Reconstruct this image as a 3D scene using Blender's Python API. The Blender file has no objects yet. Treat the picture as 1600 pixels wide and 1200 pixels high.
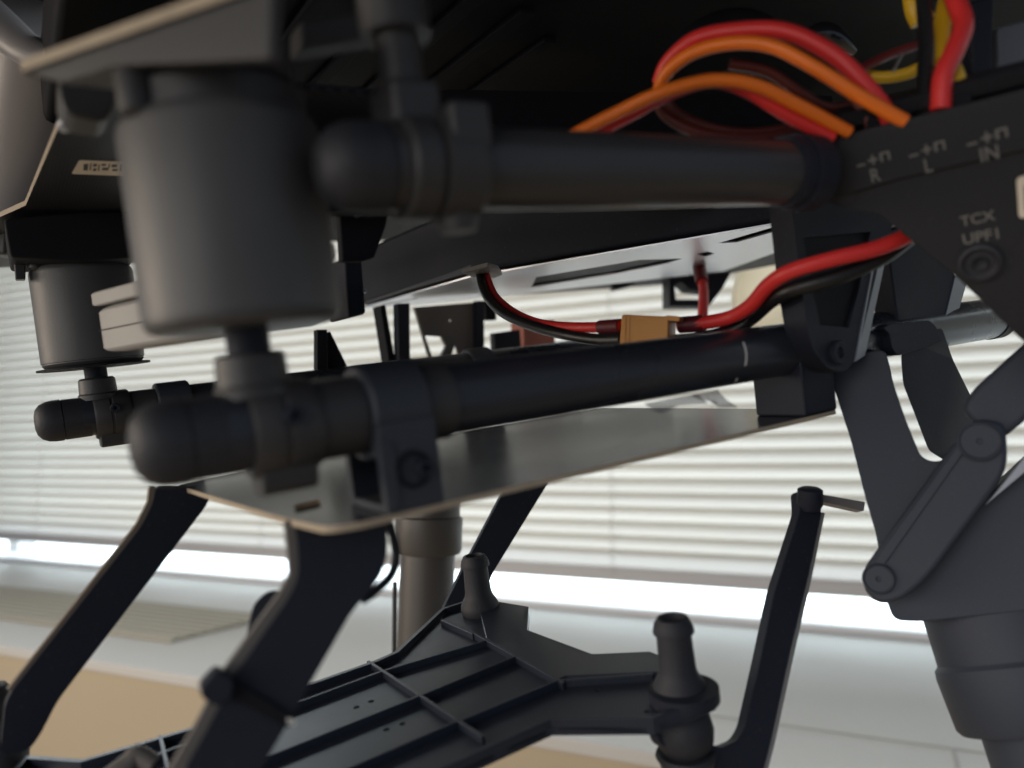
import bpy, bmesh, math, random
from mathutils import Vector, Matrix
from mathutils.geometry import tessellate_polygon
random.seed(4)
scene = bpy.context.scene
COL = scene.collection
MM = 0.001
F = 1200.0                                   # focal length in photo pixels (1600 wide)

# ------------------------------------------------------------------ camera
CAM = Vector((0, 0, 1.05))
PITCH = math.radians(6.18)
cd = bpy.data.cameras.new('camera'); cam = bpy.data.objects.new('camera', cd); COL.objects.link(cam)
cam.location = CAM; cam.rotation_euler = (math.radians(90) + PITCH, 0, 0)
cd.sensor_width = 36; cd.lens = 27; cd.clip_start = 0.005; cd.clip_end = 60
cd.dof.use_dof = True; cd.dof.focus_distance = 0.222; cd.dof.aperture_fstop = 27 / 2.6
scene.camera = cam

# ------------------------------------------------------------------ world, lamps, exposure
w = bpy.data.worlds.new('World'); scene.world = w; w.use_nodes = True
bg = w.node_tree.nodes['Background']; bg.inputs[0].default_value = (0.64, 0.77, 1.0, 1); bg.inputs[1].default_value = 0.19
scene.view_settings.view_transform = 'Standard'; scene.view_settings.look = 'None'
scene.view_settings.exposure = 0.25; scene.view_settings.gamma = 1
SKY_STRENGTH = 4.5
def lamp(name, loc, target, size, power, color):
    ld = bpy.data.lights.new(name, 'AREA'); ld.size = size; ld.energy = power; ld.color = color
    o = bpy.data.objects.new(name, ld); COL.objects.link(o); o.location = loc
    o.rotation_euler = (Vector(target) - Vector(loc)).to_track_quat('-Z', 'Y').to_euler()
    return o
lamp('room_lamp', (-0.75, -0.66, 1.26), (0, .15, 1.05), 1.0, 6.6, (1.0, 0.95, 0.90))
lamp('side_lamp', (-1.35, 0.05, 1.15), (0, .18, 1.05), 0.6, 7.5, (1.0, 0.85, 0.68))

# ------------------------------------------------------------------ frames
CP, SP = math.cos(PITCH), math.sin(PITCH)
def c2w(x, y, z): return Vector((x, z * CP - y * SP, z * SP + y * CP))        # camera axes -> world axes
def ray(px, py): return c2w((px - 800) / F, -(py - 600) / F, 1.0)             # unit depth
def Z(px, py, z): return CAM + ray(px, py) * z * MM                           # a point at depth z (mm)
A = Z(300, 690, 108)
T = (Z(1550, 500, 232) - A).normalized()                                      # along the rails
W = Z(95, 668, 225) - Z(240, 700, 105); W = (W - T * W.dot(T)).normalized()   # across, away from the camera
N = T.cross(W).normalized()                                                   # up out of the drone
DM = Matrix(((T.x, W.x, N.x, A.x), (T.y, W.y, N.y, A.y), (T.z, W.z, N.z, A.z), (0, 0, 0, 1)))
def D(u, v, n): return A + (T * u + W * v + N * n) * MM
def on(px, py, p, nr):
    d = ray(px, py); return CAM + d * ((p - CAM).dot(nr) / d.dot(nr))
def L(px, py, u=None, v=None, n=None):
    if u is not None: return on(px, py, D(u, 0, 0), T)
    if v is not None: return on(px, py, D(0, v, 0), W)
    return on(px, py, D(0, 0, n), N)
def Ls(pts, **k): return [L(x, y, **k) for x, y in pts]

# ------------------------------------------------------------------ materials
def mat(name, col, rough=.5, metal=0., spec=.5, bump=0., bscale=900., coat=0., var=0., vscale=40., sss=0., trans=0., emit=None, dust=0.):
    m = bpy.data.materials.new(name); m.use_nodes = True
    nt = m.node_tree; b = nt.nodes['Principled BSDF']
    b.inputs['Base Color'].default_value = (*col, 1); b.inputs['Roughness'].default_value = rough
    b.inputs['Metallic'].default_value = metal; b.inputs['Specular IOR Level'].default_value = spec
    b.inputs['Coat Weight'].default_value = coat; b.inputs['Coat Roughness'].default_value = .12
    b.inputs['Transmission Weight'].default_value = trans
    tc = nt.nodes.new('ShaderNodeTexCoord')
    if var:
        nz = nt.nodes.new('ShaderNodeTexNoise'); nz.inputs['Scale'].default_value = vscale; nz.inputs['Detail'].default_value = 5
        nt.links.new(tc.outputs['Object'], nz.inputs['Vector'])
        mx = nt.nodes.new('ShaderNodeMix'); mx.data_type = 'RGBA'
        mx.inputs[6].default_value = (*[c * (1 - var) for c in col], 1); mx.inputs[7].default_value = (*[min(1, c * (1 + var)) for c in col], 1)
        nt.links.new(nz.outputs['Fac'], mx.inputs[0]); last = mx.outputs[2]
        mr = nt.nodes.new('ShaderNodeMapRange'); mr.inputs[3].default_value = max(0, rough - .10); mr.inputs[4].default_value = min(1, rough + .10)
        nt.links.new(nz.outputs['Fac'], mr.inputs[0]); nt.links.new(mr.outputs[0], b.inputs['Roughness'])
        if dust:
            n2 = nt.nodes.new('ShaderNodeTexNoise'); n2.inputs['Scale'].default_value = 1400; n2.inputs['Detail'].default_value = 1
            nt.links.new(tc.outputs['Object'], n2.inputs['Vector'])
            r2 = nt.nodes.new('ShaderNodeMapRange'); r2.inputs[1].default_value = .70; r2.inputs[2].default_value = .78; r2.inputs[4].default_value = dust
            nt.links.new(n2.outputs['Fac'], r2.inputs[0])
            m2 = nt.nodes.new('ShaderNodeMix'); m2.data_type = 'RGBA'; m2.inputs[7].default_value = (.35, .33, .30, 1)
            nt.links.new(r2.outputs[0], m2.inputs[0]); nt.links.new(last, m2.inputs[6]); last = m2.outputs[2]
        nt.links.new(last, b.inputs['Base Color'])
    if bump:
        n3 = nt.nodes.new('ShaderNodeTexNoise'); n3.inputs['Scale'].default_value = bscale; n3.inputs['Detail'].default_value = 3
        nt.links.new(tc.outputs['Object'], n3.inputs['Vector'])
        bp = nt.nodes.new('ShaderNodeBump'); bp.inputs['Strength'].default_value = bump; bp.inputs['Distance'].default_value = .0004
        nt.links.new(n3.outputs['Fac'], bp.inputs['Height']); nt.links.new(bp.outputs[0], b.inputs['Normal'])
    if emit:
        b.inputs['Emission Color'].default_value = (*emit[0], 1); b.inputs['Emission Strength'].default_value = emit[1]
    return m
def carbon(name, col, rough, scale=420.):
    m = mat(name, col, rough, spec=.25)
    nt = m.node_tree; b = nt.nodes['Principled BSDF']
    tc = nt.nodes.new('ShaderNodeTexCoord')
    ws = []
    for ax in ('X', 'Y'):
        wv = nt.nodes.new('ShaderNodeTexWave'); wv.bands_direction = ax; wv.inputs['Scale'].default_value = scale; wv.inputs['Distortion'].default_value = .4
        nt.links.new(tc.outputs['Object'], wv.inputs['Vector']); ws.append(wv)
    ch = nt.nodes.new('ShaderNodeTexChecker'); ch.inputs['Scale'].default_value = scale * 1.6
    nt.links.new(tc.outputs['Object'], ch.inputs['Vector'])
    mx = nt.nodes.new('ShaderNodeMix'); mx.data_type = 'FLOAT'
    nt.links.new(ch.outputs['Fac'], mx.inputs[0]); nt.links.new(ws[0].outputs['Fac'], mx.inputs[2]); nt.links.new(ws[1].outputs['Fac'], mx.inputs[3])
    cr = nt.nodes.new('ShaderNodeMix'); cr.data_type = 'RGBA'
    cr.inputs[6].default_value = (*[c * .35 for c in col], 1); cr.inputs[7].default_value = (*[c * 2.6 for c in col], 1)
    nt.links.new(mx.outputs[0], cr.inputs[0]); nt.links.new(cr.outputs[2], b.inputs['Base Color'])
    bp = nt.nodes.new('ShaderNodeBump'); bp.inputs['Strength'].default_value = .08; bp.inputs['Distance'].default_value = .0003
    nt.links.new(mx.outputs[0], bp.inputs['Height']); nt.links.new(bp.outputs[0], b.inputs['Normal'])
    return m
M_black = mat('black_plastic', (.017, .020, .031), .62, spec=.28, bump=.12, bscale=1600, var=.2, vscale=60, dust=.10)
M_soft = mat('matte_black', (.008, .0085, .012), .75, spec=.25, bump=.1, var=.2)
M_rubber = mat('rubber', (.021, .022, .028), .62, bump=.15, bscale=1200, var=.25, dust=.06)
M_tube = mat('tube_black', (.027, .030, .039), .29, bump=.015, var=.2, vscale=30, dust=.05)
M_tube2 = mat('tube_lit', (.046, .045, .046), .33, bump=.03, var=.2, vscale=30, dust=.06)  # lighter copy of the tube black, with light on the upper tube painted in
M_grey = mat('damper_grey', (.078, .077, .078), .5, bump=.12, bscale=1500, var=.12, vscale=70, dust=.05)
M_dgrey = mat('dark_grey_plastic', (.038, .037, .038), .5, bump=.1, var=.12)
M_leg = mat('leg_plastic', (.048, .056, .075), .6, spec=.35, bump=.12, bscale=1500, var=.15, dust=.08)
M_carbon = carbon('carbon_plate', (.016, .017, .021), .5)
M_glossplate = mat('gloss_plate', (.020, .026, .040), .22, spec=.55, coat=.0, var=.1, vscale=25, bump=.02, bscale=200)
M_edge = mat('cut_edge', (.42, .34, .24), .6, var=.2, vscale=300)
M_edge2 = mat('cut_edge_dull', (.20, .16, .12), .6, var=.2, vscale=300)
M_box = mat('box_grey', (.28, .27, .255), .5, var=.06, bump=.05)
M_arm = mat('pale_arm', (.28, .26, .255), .4, var=.05)
M_red = mat('wire_red', (.74, .036, .034), .42, var=.08)
M_dred = mat('wire_dark_red', (.16, .012, .014), .42, var=.1)
M_brown = mat('wire_brown', (.10, .022, .016), .3, var=.1)
M_orange = mat('wire_orange', (.95, .20, .015), .42, var=.08)
M_yellow = mat('wire_yellow', (.80, .48, .02), .42, var=.08)
M_wblack = mat('wire_black', (.012, .012, .013), .4)
M_conn = mat('connector_amber', (.64, .28, .045), .42, var=.08, bump=.04)
M_shrink = mat('shrink_sleeve', (.12, .012, .02), .5)
M_metal = mat('steel', (.45, .45, .46), .3, metal=1)
M_tray = mat('tray_plastic', (.022, .028, .042), .36, bump=.08, bscale=1500, var=.15, dust=.08)
M_alu = mat('anodised_alu', (.62, .64, .70), .33, metal=.85, var=.08, vscale=30)
M_gblack = mat('gloss_black', (.02, .022, .026), .16, spec=.8, coat=.5)
M_silver = mat('glint_silver', (.30, .32, .36), .4, metal=.4, var=.05)
M_white = mat('white_print', (.62, .60, .55), .6)
M_label = mat('label_paper', (.82, .72, .58), .6)
M_ink = mat('label_ink', (.06, .05, .05), .6)
M_film = mat('clear_film', (.55, .53, .50), .25, trans=.55)
M_chalk = mat('chalk', (.65, .63, .58), .7)
M_copper = mat('red_block', (.40, .12, .075), .5)
M_bgrey = mat('bracket_grey', (.15, .135, .12), .5, var=.08)
M_ftube = mat('far_tube_grey', (.075, .067, .06), .45, var=.1)
M_panel = mat('panel_lit_grey', (.085, .09, .105), .5, var=.1, bump=.05)  # grey raised to paint the light falling on the battery's side
M_block = mat('block_plastic', (.030, .035, .046), .55, bump=.1, var=.15, dust=.08)

# ------------------------------------------------------------------ mesh builder (verts in world metres)
class MB:
    def __init__(s): s.v = []; s.f = []; s.m = []
    def add(s, verts, faces, mi=0):
        o = len(s.v); s.v += [Vector(p) for p in verts]
        for i, f in enumerate(faces):
            s.f.append([a + o for a in f]); s.m.append(mi[i] if isinstance(mi, list) else mi)
        return s
    def slab(s, pts, ext, holes=(), side=0):
        loops = [list(pts)] + [list(h) for h in holes]
        flat = [p for lp in loops for p in lp]; n = len(flat)
        nr = Vector((0, 0, 0))
        P0 = loops[0]
        for i in range(len(P0)): nr += (P0[i] - P0[0]).cross(P0[(i + 1) % len(P0)] - P0[0])
        out = 1 if nr.dot(ext) < 0 else -1
        fs, ms = [], []
        if holes:
            for t in tessellate_polygon(loops):
                a, b, c = t
                tn = (flat[b] - flat[a]).cross(flat[c] - flat[a])
                if tn.dot(ext) > 0: a, b, c = c, b, a
                fs.append([a, b, c]); ms.append(0); fs.append([c + n, b + n, a + n]); ms.append(0)
        else:
            r = list(range(n))
            fs.append(r if out > 0 else r[::-1]); ms.append(0)
            fs.append([i + n for i in (r[::-1] if out > 0 else r)]); ms.append(0)
        o = 0
        for k, lp in enumerate(loops):
            m_ = len(lp)
            ln = Vector((0, 0, 0))
            for i in range(m_): ln += (lp[i] - lp[0]).cross(lp[(i + 1) % m_] - lp[0])
            ccw = (ln.dot(ext) < 0)
            flip = ccw if k == 0 else (not ccw)
            for i in range(m_):
                a, b = o + i, o + (i + 1) % m_
                f = [a, b, b + n, a + n]
                fs.append(f[::-1] if flip else f); ms.append(side[i] if isinstance(side, list) else side)
            o += m_
        s.add(flat + [p + ext for p in flat], fs, ms); return s
    def box(s, u0, u1, v0, v1, n0, n1):
        s.slab([D(u0, v0, n0), D(u1, v0, n0), D(u1, v1, n0), D(u0, v1, n0)], N * (n1 - n0) * MM); return s
    def lathe(s, c, ax, prof, seg=40, ang=None):
        ax = ax.normalized(); x = ax.orthogonal().normalized(); y = ax.cross(x)
        vs = []; fs = []; k = len(prof)
        for t, r in prof:
            for i in range(seg):
                a = 2 * math.pi * i / seg
                vs.append(c + ax * t * MM + (x * math.cos(a) + y * math.sin(a)) * max(r, .01) * MM)
        for j in range(k - 1):
            for i in range(seg):
                i2 = (i + 1) % seg; fs.append([j * seg + i, j * seg + i2, (j + 1) * seg + i2, (j + 1) * seg + i])
        fs.append(list(range(seg))[::-1]); fs.append([(k - 1) * seg + i for i in range(seg)])
        s.add(vs, fs); return s
    def sweep(s, pts, r, seg=12, steps=8, flat=1.0):
        P = [pts[0] * 2 - pts[1]] + list(pts) + [pts[-1] * 2 - pts[-2]]
        path = []
        for i in range(1, len(P) - 2):
            for q in range(steps):
                t = q / steps; a, b, c, d = P[i - 1], P[i], P[i + 1], P[i + 2]
                path.append(.5 * ((2 * b) + (c - a) * t + (2 * a - 5 * b + 4 * c - d) * t * t + (3 * b - a - 3 * c + d) * t ** 3))
        path.append(pts[-1])
        n = len(path); tan = [(path[min(i + 1, n - 1)] - path[max(i - 1, 0)]).normalized() for i in range(n)]
        x = tan[0].orthogonal().normalized(); vs = []; fs = []
        for i in range(n):
            x = (x - tan[i] * x.dot(tan[i])).normalized(); y = tan[i].cross(x)
            rr = r(i / (n - 1)) if callable(r) else r
            for k in range(seg):
                a = 2 * math.pi * k / seg; vs.append(path[i] + (x * math.cos(a) + y * math.sin(a) * flat) * rr * MM)
        for j in range(n - 1):
            for i in range(seg):
                i2 = (i + 1) % seg; fs.append([j * seg + i, j * seg + i2, (j + 1) * seg + i2, (j + 1) * seg + i])
        fs.append(list(range(seg))[::-1]); fs.append([(n - 1) * seg + i for i in range(seg)])
        s.add(vs, fs); return s
    def build(s, name, mats, parent=None, root=None, bevel=0., bseg=2, label=None, sharp=35):
        me = bpy.data.meshes.new(name)
        inv = root.matrix_basis.inverted() if root else Matrix()
        me.from_pydata([inv @ p for p in s.v], [], s.f)
        mats = mats if isinstance(mats, (list, tuple)) else [mats]
        for m in mats: me.materials.append(m)
        for p, i in zip(me.polygons, s.m): p.material_index = i
        bm = bmesh.new(); bm.from_mesh(me); bmesh.ops.recalc_face_normals(bm, faces=bm.faces); bm.to_mesh(me); bm.free()
        me.polygons.foreach_set('use_smooth', [True] * len(me.polygons))
        me.set_sharp_from_angle(angle=math.radians(sharp))
        o = bpy.data.objects.new(name, me); COL.objects.link(o)
        if parent: o.parent = parent
        if bevel:
            b = o.modifiers.new('bevel', 'BEVEL'); b.width = bevel * MM; b.segments = bseg; b.limit_method = 'ANGLE'; b.angle_limit = math.radians(35)
            b.harden_normals = True
        if label: o['label'] = label
        return o
def thing(name, label, cat, mtx, group=None):
    o = bpy.data.objects.new(name, None); COL.objects.link(o); o.matrix_basis = mtx
    o.empty_display_size = .01
    o['label'] = label; o['category'] = cat
    if group: o['group'] = group
    return o
def dup(o, off, parent):
    c = o.copy(); COL.objects.link(c); c.parent = parent
    c.location = o.location + Vector(off) * MM if off else o.location
    for ch in o.children: dup(ch, None, c)
    return c
def rounded(pts, r, k=4):
    """round the corners of a planar polygon of world points, r in mm"""
    out = []; n = len(pts)
    for i in range(n):
        a, b, c = pts[i - 1], pts[i], pts[(i + 1) % n]
        d1, d2 = a - b, c - b; q = min(r * MM, d1.length * .45, d2.length * .45)
        p1, p2 = b + d1.normalized() * q, b + d2.normalized() * q
        for j in range(k + 1):
            t = j / k; out.append(p1 * (1 - t) ** 2 + b * 2 * t * (1 - t) + p2 * t * t)
    return out
def circle(c, ax, r, k=16):
    ax = ax.normalized(); x = ax.orthogonal().normalized(); y = ax.cross(x)
    return [c + (x * math.cos(6.28318 * i / k) + y * math.sin(6.28318 * i / k)) * r * MM for i in range(k)]

# ================================================================== SETTING
B = Vector((-.9005, .4348, 0)).normalized()          # along the window wall, towards the left
NW = Vector((.4348, .9005, 0)).normalized()          # into the wall
UP = Vector((0, 0, 1))
def wall(px, py, d): return on(px, py, CAM + NW * d * MM, NW)
def Wp(s_, d, z): return CAM - B * s_ * MM + NW * d * MM + UP * z * MM        # s to the right along the wall
SILL = -202.
def sill(px, py): return on(px, py, CAM + UP * SILL * MM, UP)
def struct(o): o['kind'] = 'structure'; return o
def quadbox(mb, s0, s1, d0, d1, z0, z1):
    mb.slab([Wp(s0, d0, z0), Wp(s1, d0, z0), Wp(s1, d1, z0), Wp(s0, d1, z0)], UP * (z1 - z0) * MM); return mb

M_sky = bpy.data.materials.new('sky_light'); M_sky.use_nodes = True
nt = M_sky.node_tree; nt.nodes.clear()
em = nt.nodes.new('ShaderNodeEmission'); om = nt.nodes.new('ShaderNodeOutputMaterial')
em.inputs[0].default_value = (.86, .94, 1.0, 1); em.inputs[1].default_value = SKY_STRENGTH
nt.links.new(em.outputs[0], om.inputs[0])
mb = MB(); mb.add([Wp(-4200, 1500, -1500), Wp(2200, 1500, -1500), Wp(2200, 1500, 2200), Wp(-4200, 1500, 2200)], [[0, 1, 2, 3]])
struct(mb.build('sky', M_sky))
# blind
M_slat = bpy.data.materials.new('slat'); M_slat.use_nodes = True
nt = M_slat.node_tree; b = nt.nodes['Principled BSDF']; b.inputs['Base Color'].default_value = (.62, .57, .47, 1); b.inputs['Roughness'].default_value = .4
tr = nt.nodes.new('ShaderNodeBsdfTranslucent'); tr.inputs[0].default_value = (.80, .77, .76, 1)
ms = nt.nodes.new('ShaderNodeMixShader'); ms.inputs[0].default_value = .20
nt.links.new(b.outputs[0], ms.inputs[1]); nt.links.new(tr.outputs[0], ms.inputs[2]); nt.links.new(ms.outputs[0], nt.nodes['Material Output'].inputs[0])
M_beige = M_slat.copy(); M_beige.name = 'pad_beige'
for nd in M_beige.node_tree.nodes:
    if nd.type == 'BSDF_TRANSLUCENT': nd.inputs[0].default_value = (1.0, .93, .80, 1)
    if nd.type == 'MIX_SHADER': nd.inputs[0].default_value = .92
M_rail = mat('blind_rail', (.58, .55, .53), .45)
M_cord = mat('blind_cord', (.62, .60, .55), .8)
BD = 1062.
zb = (wall(1200, 912, BD).z - CAM.z) / MM          # bottom rail centre
blind = thing('venetian_blind', 'closed pale horizontal slat blind hanging over the bright window', 'blind', Matrix.Translation(Wp(-600, BD, zb)))
PITCHS = 20.0; NS = 40
S0, S1 = -3000, 2300
def slat_mesh():
    mb = MB(); prof = []
    tilt = math.radians(67)
    for i in range(7):
        q = -15 + 30 * i / 6; h = 2.4 * (1 - (q / 15) ** 2)
        a, bb = q, h
        prof.append((a * math.cos(tilt) - bb * math.sin(tilt), a * math.sin(tilt) + bb * math.cos(tilt)))
    vs = []; fs = []
    K = 8
    for j in range(K + 1):
        s_ = S0 + (S1 - S0) * j / K
        for d_, z_ in prof: vs.append(Wp(s_, BD - d_, zb + z_))
    for j in range(K):
        for i in range(6): a = j * 7 + i; fs.append([a, a + 7, a + 8, a + 1])
    mb.add(vs, fs); return mb
sl = slat_mesh().build('slat', M_slat, blind, blind); sl.location = (0, 0, 22 * MM)
for k in range(1, NS):
    c = sl.copy(); COL.objects.link(c); c.location = (random.uniform(-1, 1) * MM, random.uniform(-.8, .8) * MM, (22 + PITCHS * k + random.uniform(-.35, .35)) * MM)
mb = MB(); quadbox(mb, S0, S1, BD - 11, BD + 11, zb - 9, zb + 10); mb.build('bottom_rail', M_rail, blind, blind, bevel=2)
for s_ in (-1630, -1000, -350, 250):
    mb = MB(); mb.lathe(Wp(s_, BD - 13.5, zb), UP, [(0, .8), (820, .8)], 6); mb.build('ladder_cord', M_cord, blind, blind)
mb = MB(); quadbox(mb, S0, S1, BD - 18, BD + 18, zb + 22 + PITCHS * NS, zb + 60 + PITCHS * NS); mb.build('head_rail', M_rail, blind, blind, bevel=2)
# window behind
M_frame = mat('window_frame_white', (.72, .74, .76), .45)
M_pane = bpy.data.materials.new('window_pane'); M_pane.use_nodes = True
nt = M_pane.node_tree; tp = nt.nodes.new('ShaderNodeBsdfTransparent'); tp.inputs[0].default_value = (.93, .96, .96, 1)
gl = nt.nodes.new('ShaderNodeBsdfGlossy'); gl.inputs['Roughness'].default_value = .02
ms = nt.nodes.new('ShaderNodeMixShader'); ms.inputs[0].default_value = .06
nt.links.new(tp.outputs[0], ms.inputs[1]); nt.links.new(gl.outputs[0], ms.inputs[2]); nt.links.new(ms.outputs[0], nt.nodes['Material Output'].inputs[0])
window = thing('window', 'wide bright window glowing behind the closed slat blind', 'window', Matrix.Translation(Wp(-600, 1150, SILL)))
mb = MB(); quadbox(mb, S0, S1, 1120.5, 1170, SILL - 40, SILL - 2); mb.build('frame', M_frame, window, window, bevel=2)
mb = MB(); quadbox(mb, S0, S1, 1142, 1148, SILL - 2, 900); mb.build('pane', M_pane, window, window)
def sw(px, py, d):
    return -(wall(px, py, d) - CAM).dot(B) / MM
for s_ in (sw(33, 870, 1145), 1500):
    mb = MB(); quadbox(mb, s_ - 20, s_ + 20, 1124, 1166, SILL - 2, 900); mb.build('mullion', M_frame, window, window, bevel=2)
M_ledge = mat('ledge_white', (.88, .89, .90), .4)
mb = MB(); quadbox(mb, S0, S1, 1040, 1118, SILL + .2, SILL + 10); mb.build('ledge', M_ledge, window, window, bevel=2)
# sill cabinet (fan coil casing) with grille
M_sill = mat('casing_white', (.62, .60, .555), .45, coat=.0, var=.03, vscale=5)
M_tan = mat('casing_front_tan', (.50, .41, .28), .6, var=.05, vscale=6)
M_grille = mat('grille_dull', (.34, .315, .24), .5)
M_seam = mat('seam_grey', (.46, .44, .40), .6)
M_gslat = mat('grille_slat', (.44, .41, .33), .5)
DF = 560.
cab = thing('window_sill_casing', 'long pale casing under the window with a slotted air grille in its top', 'casing', Matrix.Translation(Wp(0, 800, SILL - 600)))
mb = MB(); quadbox(mb, S0, S1, DF, 1120, SILL - 12, SILL); mb.build('top_panel', M_sill, cab, cab, bevel=3, bseg=3)
mb = MB(); quadbox(mb, S0, S1, DF + 6, 1100, SILL - 700, SILL - 12.5); mb.build('front_panel', M_tan, cab, cab)
def sd(px, py):
    p = sill(px, py) - CAM; return (-p.dot(B) / MM, p.dot(NW) / MM)
g_near = sd(310, 1012)[1]; g_far = sd(300, 950)[1]; g_right = sd(350, 985)[0]
print('grille', g_near, g_far, g_right, sd(1350, 1151), sd(800, 1138), sd(1495, 1190), 'rail z', zb)
seam_d = sd(1350, 1151)[1]
mb = MB(); quadbox(mb, -400, S1, seam_d - 1.5, seam_d + 1.5, SILL - 1, SILL + .6); mb.build('seam', M_seam, cab, cab)
sj = sd(1494, 1190)[0]
mb = MB(); quadbox(mb, sj - 1.5, sj + 1.5, DF + 4, seam_d - 2, SILL - 1, SILL + .6); mb.build('seam', M_seam, cab, cab)
gr = MB(); quadbox(gr, -2400, g_right, g_near, g_far, SILL - 1, SILL + .8); gp = gr.build('grille', M_grille, cab, cab)
nb = 9
for i in range(nb):
    d_ = g_near + (g_far - g_near) * (i + .5) / nb
    mb = MB(); quadbox(mb, -2400, g_right - 3, d_ - (g_far - g_near) / nb * .3, d_ + (g_far - g_near) / nb * .3, SILL + .8, SILL + 4); mb.build('grille_slat', M_gslat, gp, cab)
# floor far below
M_floor = mat('floor_tan', (.36, .27, .17), .6, var=.1, vscale=3)
mb = MB(); mb.add([Wp(-4000, -3000, -1050), Wp(3000, -3000, -1050), Wp(3000, 1500, -1050), Wp(-4000, 1500, -1050)], [[0, 1, 2, 3]])
struct(mb.build('floor', M_floor))

# ================================================================== DRONE
R0 = thing('drone', 'large black multirotor drone seen close from below, with twin rails and grey dampers', 'drone', DM)
def part(mb, name, m, parent=R0, **k): return mb.build(name, m, parent, R0, **k)
OFF = (-8, 146, 1.8)
# ---- lower rails
def screw(c, ax, r, parent, m=M_black, h=1.4, name='screw'):
    mb = MB(); mb.lathe(c, ax, [(-.5, r), (h * .7, r), (h, r * .85), (h, r * .45), (h * .45, r * .42), (h * .45, .02)], 20)
    return part(mb, name, m, parent)
rail = part(MB().lathe(D(4, 0, .5), T, [(0, 6), (225, 6)], 48), 'rail_tube', M_tube)
cap0 = part(MB().lathe(D(0, 0, .3), T, [(-8.0, .02), (-7.9, 2), (-7.5, 3.6), (-6.4, 5.0), (-4.8, 5.8), (-3.0, 6.05), (-1.0, 6.05), (-.85, 5.8), (-.6, 5.8), (-.5, 5.95), (6.2, 5.9), (6.2, 5)], 40), 'end_cap', M_rubber, rail)
part(MB().lathe(D(229, 0, .5), T, [(-3, 6.3), (2, 6.3), (3, 5.5)], 40), 'end_cap', M_rubber, rail)
def arcmark(u0, u1, a0, a1, rad, name):
    mb = MB(); vs = []; fs = []
    k = 8
    for i in range(k + 1):
        a = math.radians(a0 + (a1 - a0) * i / k)
        uu = u0 + (u1 - u0) * i / k
        for du in (-.35, .35):
            vs.append(D(uu + du, -math.cos(a) * rad, .5 + math.sin(a) * rad))
    for i in range(k): fs.append([2 * i, 2 * i + 1, 2 * i + 3, 2 * i + 2])
    mb.add(vs, fs); part(mb, name, M_chalk, rail)
arcmark(109.6, 110.4, -18, 32, 6.06, 'chalk_mark'); arcmark(109.2, 108.4, -60, -45, 6.06, 'chalk_mark')
far_rail = part(MB().lathe(D(4, 0, .5), T, [(0, 6), (235, 6)], 40), 'rail_tube', M_tube); far_rail.location = Vector(OFF) * MM
dup(cap0, None, far_rail)
# ---- damper clamps on the rail
def make_clamp():
    r = part(MB().lathe(D(7.2, 0, .2), T, [(0, 6), (0, 6.7), (.6, 7.1), (4.2, 7.1), (4.4, 6.8), (5.0, 6.8), (5.2, 7.1), (9.4, 7.1), (10, 6.7), (10, 6)], 36), 'damper_clamp', M_dgrey)
    part(MB().slab(rounded([D(8, -4.2, -4), D(8, 4.2, -4), D(8, 3.2, -9.4), D(8, -3.2, -9.4)], 1.5), T * 8.4 * MM), 'clamp_lobe', M_dgrey, r, bevel=.5)
    part(MB().lathe(D(9.4, 0, 5), N, [(0, 5.6), (1.5, 5.6), (2, 5.2), (6, 5.0), (6.6, 4.4), (6.6, 3)], 32), 'shaft_boss', M_dgrey, r)
    part(MB().lathe(D(17.4, 0, .3), T, [(0, 5.5), (0, 6.2), (6.8, 6.2), (7, 5.5)], 36), 'collar', M_dgrey, r)
    screw(D(12.5, -6.7, 2), -W, 1.4, r)
    return r
clampA = make_clamp(); dup(clampA, OFF, R0)
# ---- dampers
def make_damper():
    r = part(MB().lathe(D(9.4, 0, 15.3), N, [(0, 3), (0, 12.2), (.25, 13.0), (1.0, 13.6), (1.15, 13.45), (1.4, 13.45), (1.55, 13.75), (2.2, 13.8), (27.5, 13.8), (28.6, 13.5), (29.3, 12.8), (29.3, 6)], 56), 'damper', M_grey)
    part(MB().lathe(D(9.4, 0, 6), N, [(0, 3.1), (9.5, 3.1), (9.7, 4.2), (10.2, 4.2)], 24), 'shaft', M_black, r)
    part(MB().lathe(D(9.4, 0, 44.5), N, [(0, 12.4), (3.6, 12.4), (4.0, 11.9), (4.1, 10.6), (4.9, 10.6), (5.0, 11.3), (8.2, 11.3), (8.2, 6)], 48), 'collar', M_dgrey, r)
    q = math.radians(205)
    part(MB().lathe(D(9.4 + 12.6 * math.cos(q), 12.6 * math.sin(q), 43.5), N, [(0, 1.9), (.6, 2.4), (8.6, 2.4), (9.2, 2)], 20), 'lug', M_dgrey, r)
    return r
dampA = make_damper(); dampB = dup(dampA, OFF, R0)
part(MB().lathe(D(9.4, 0, 14.7), N, [(0, 4), (0, 15.2), (.5, 15.2), (.5, 4)], 48), 'bottom_disc', M_soft, dampB)
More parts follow.
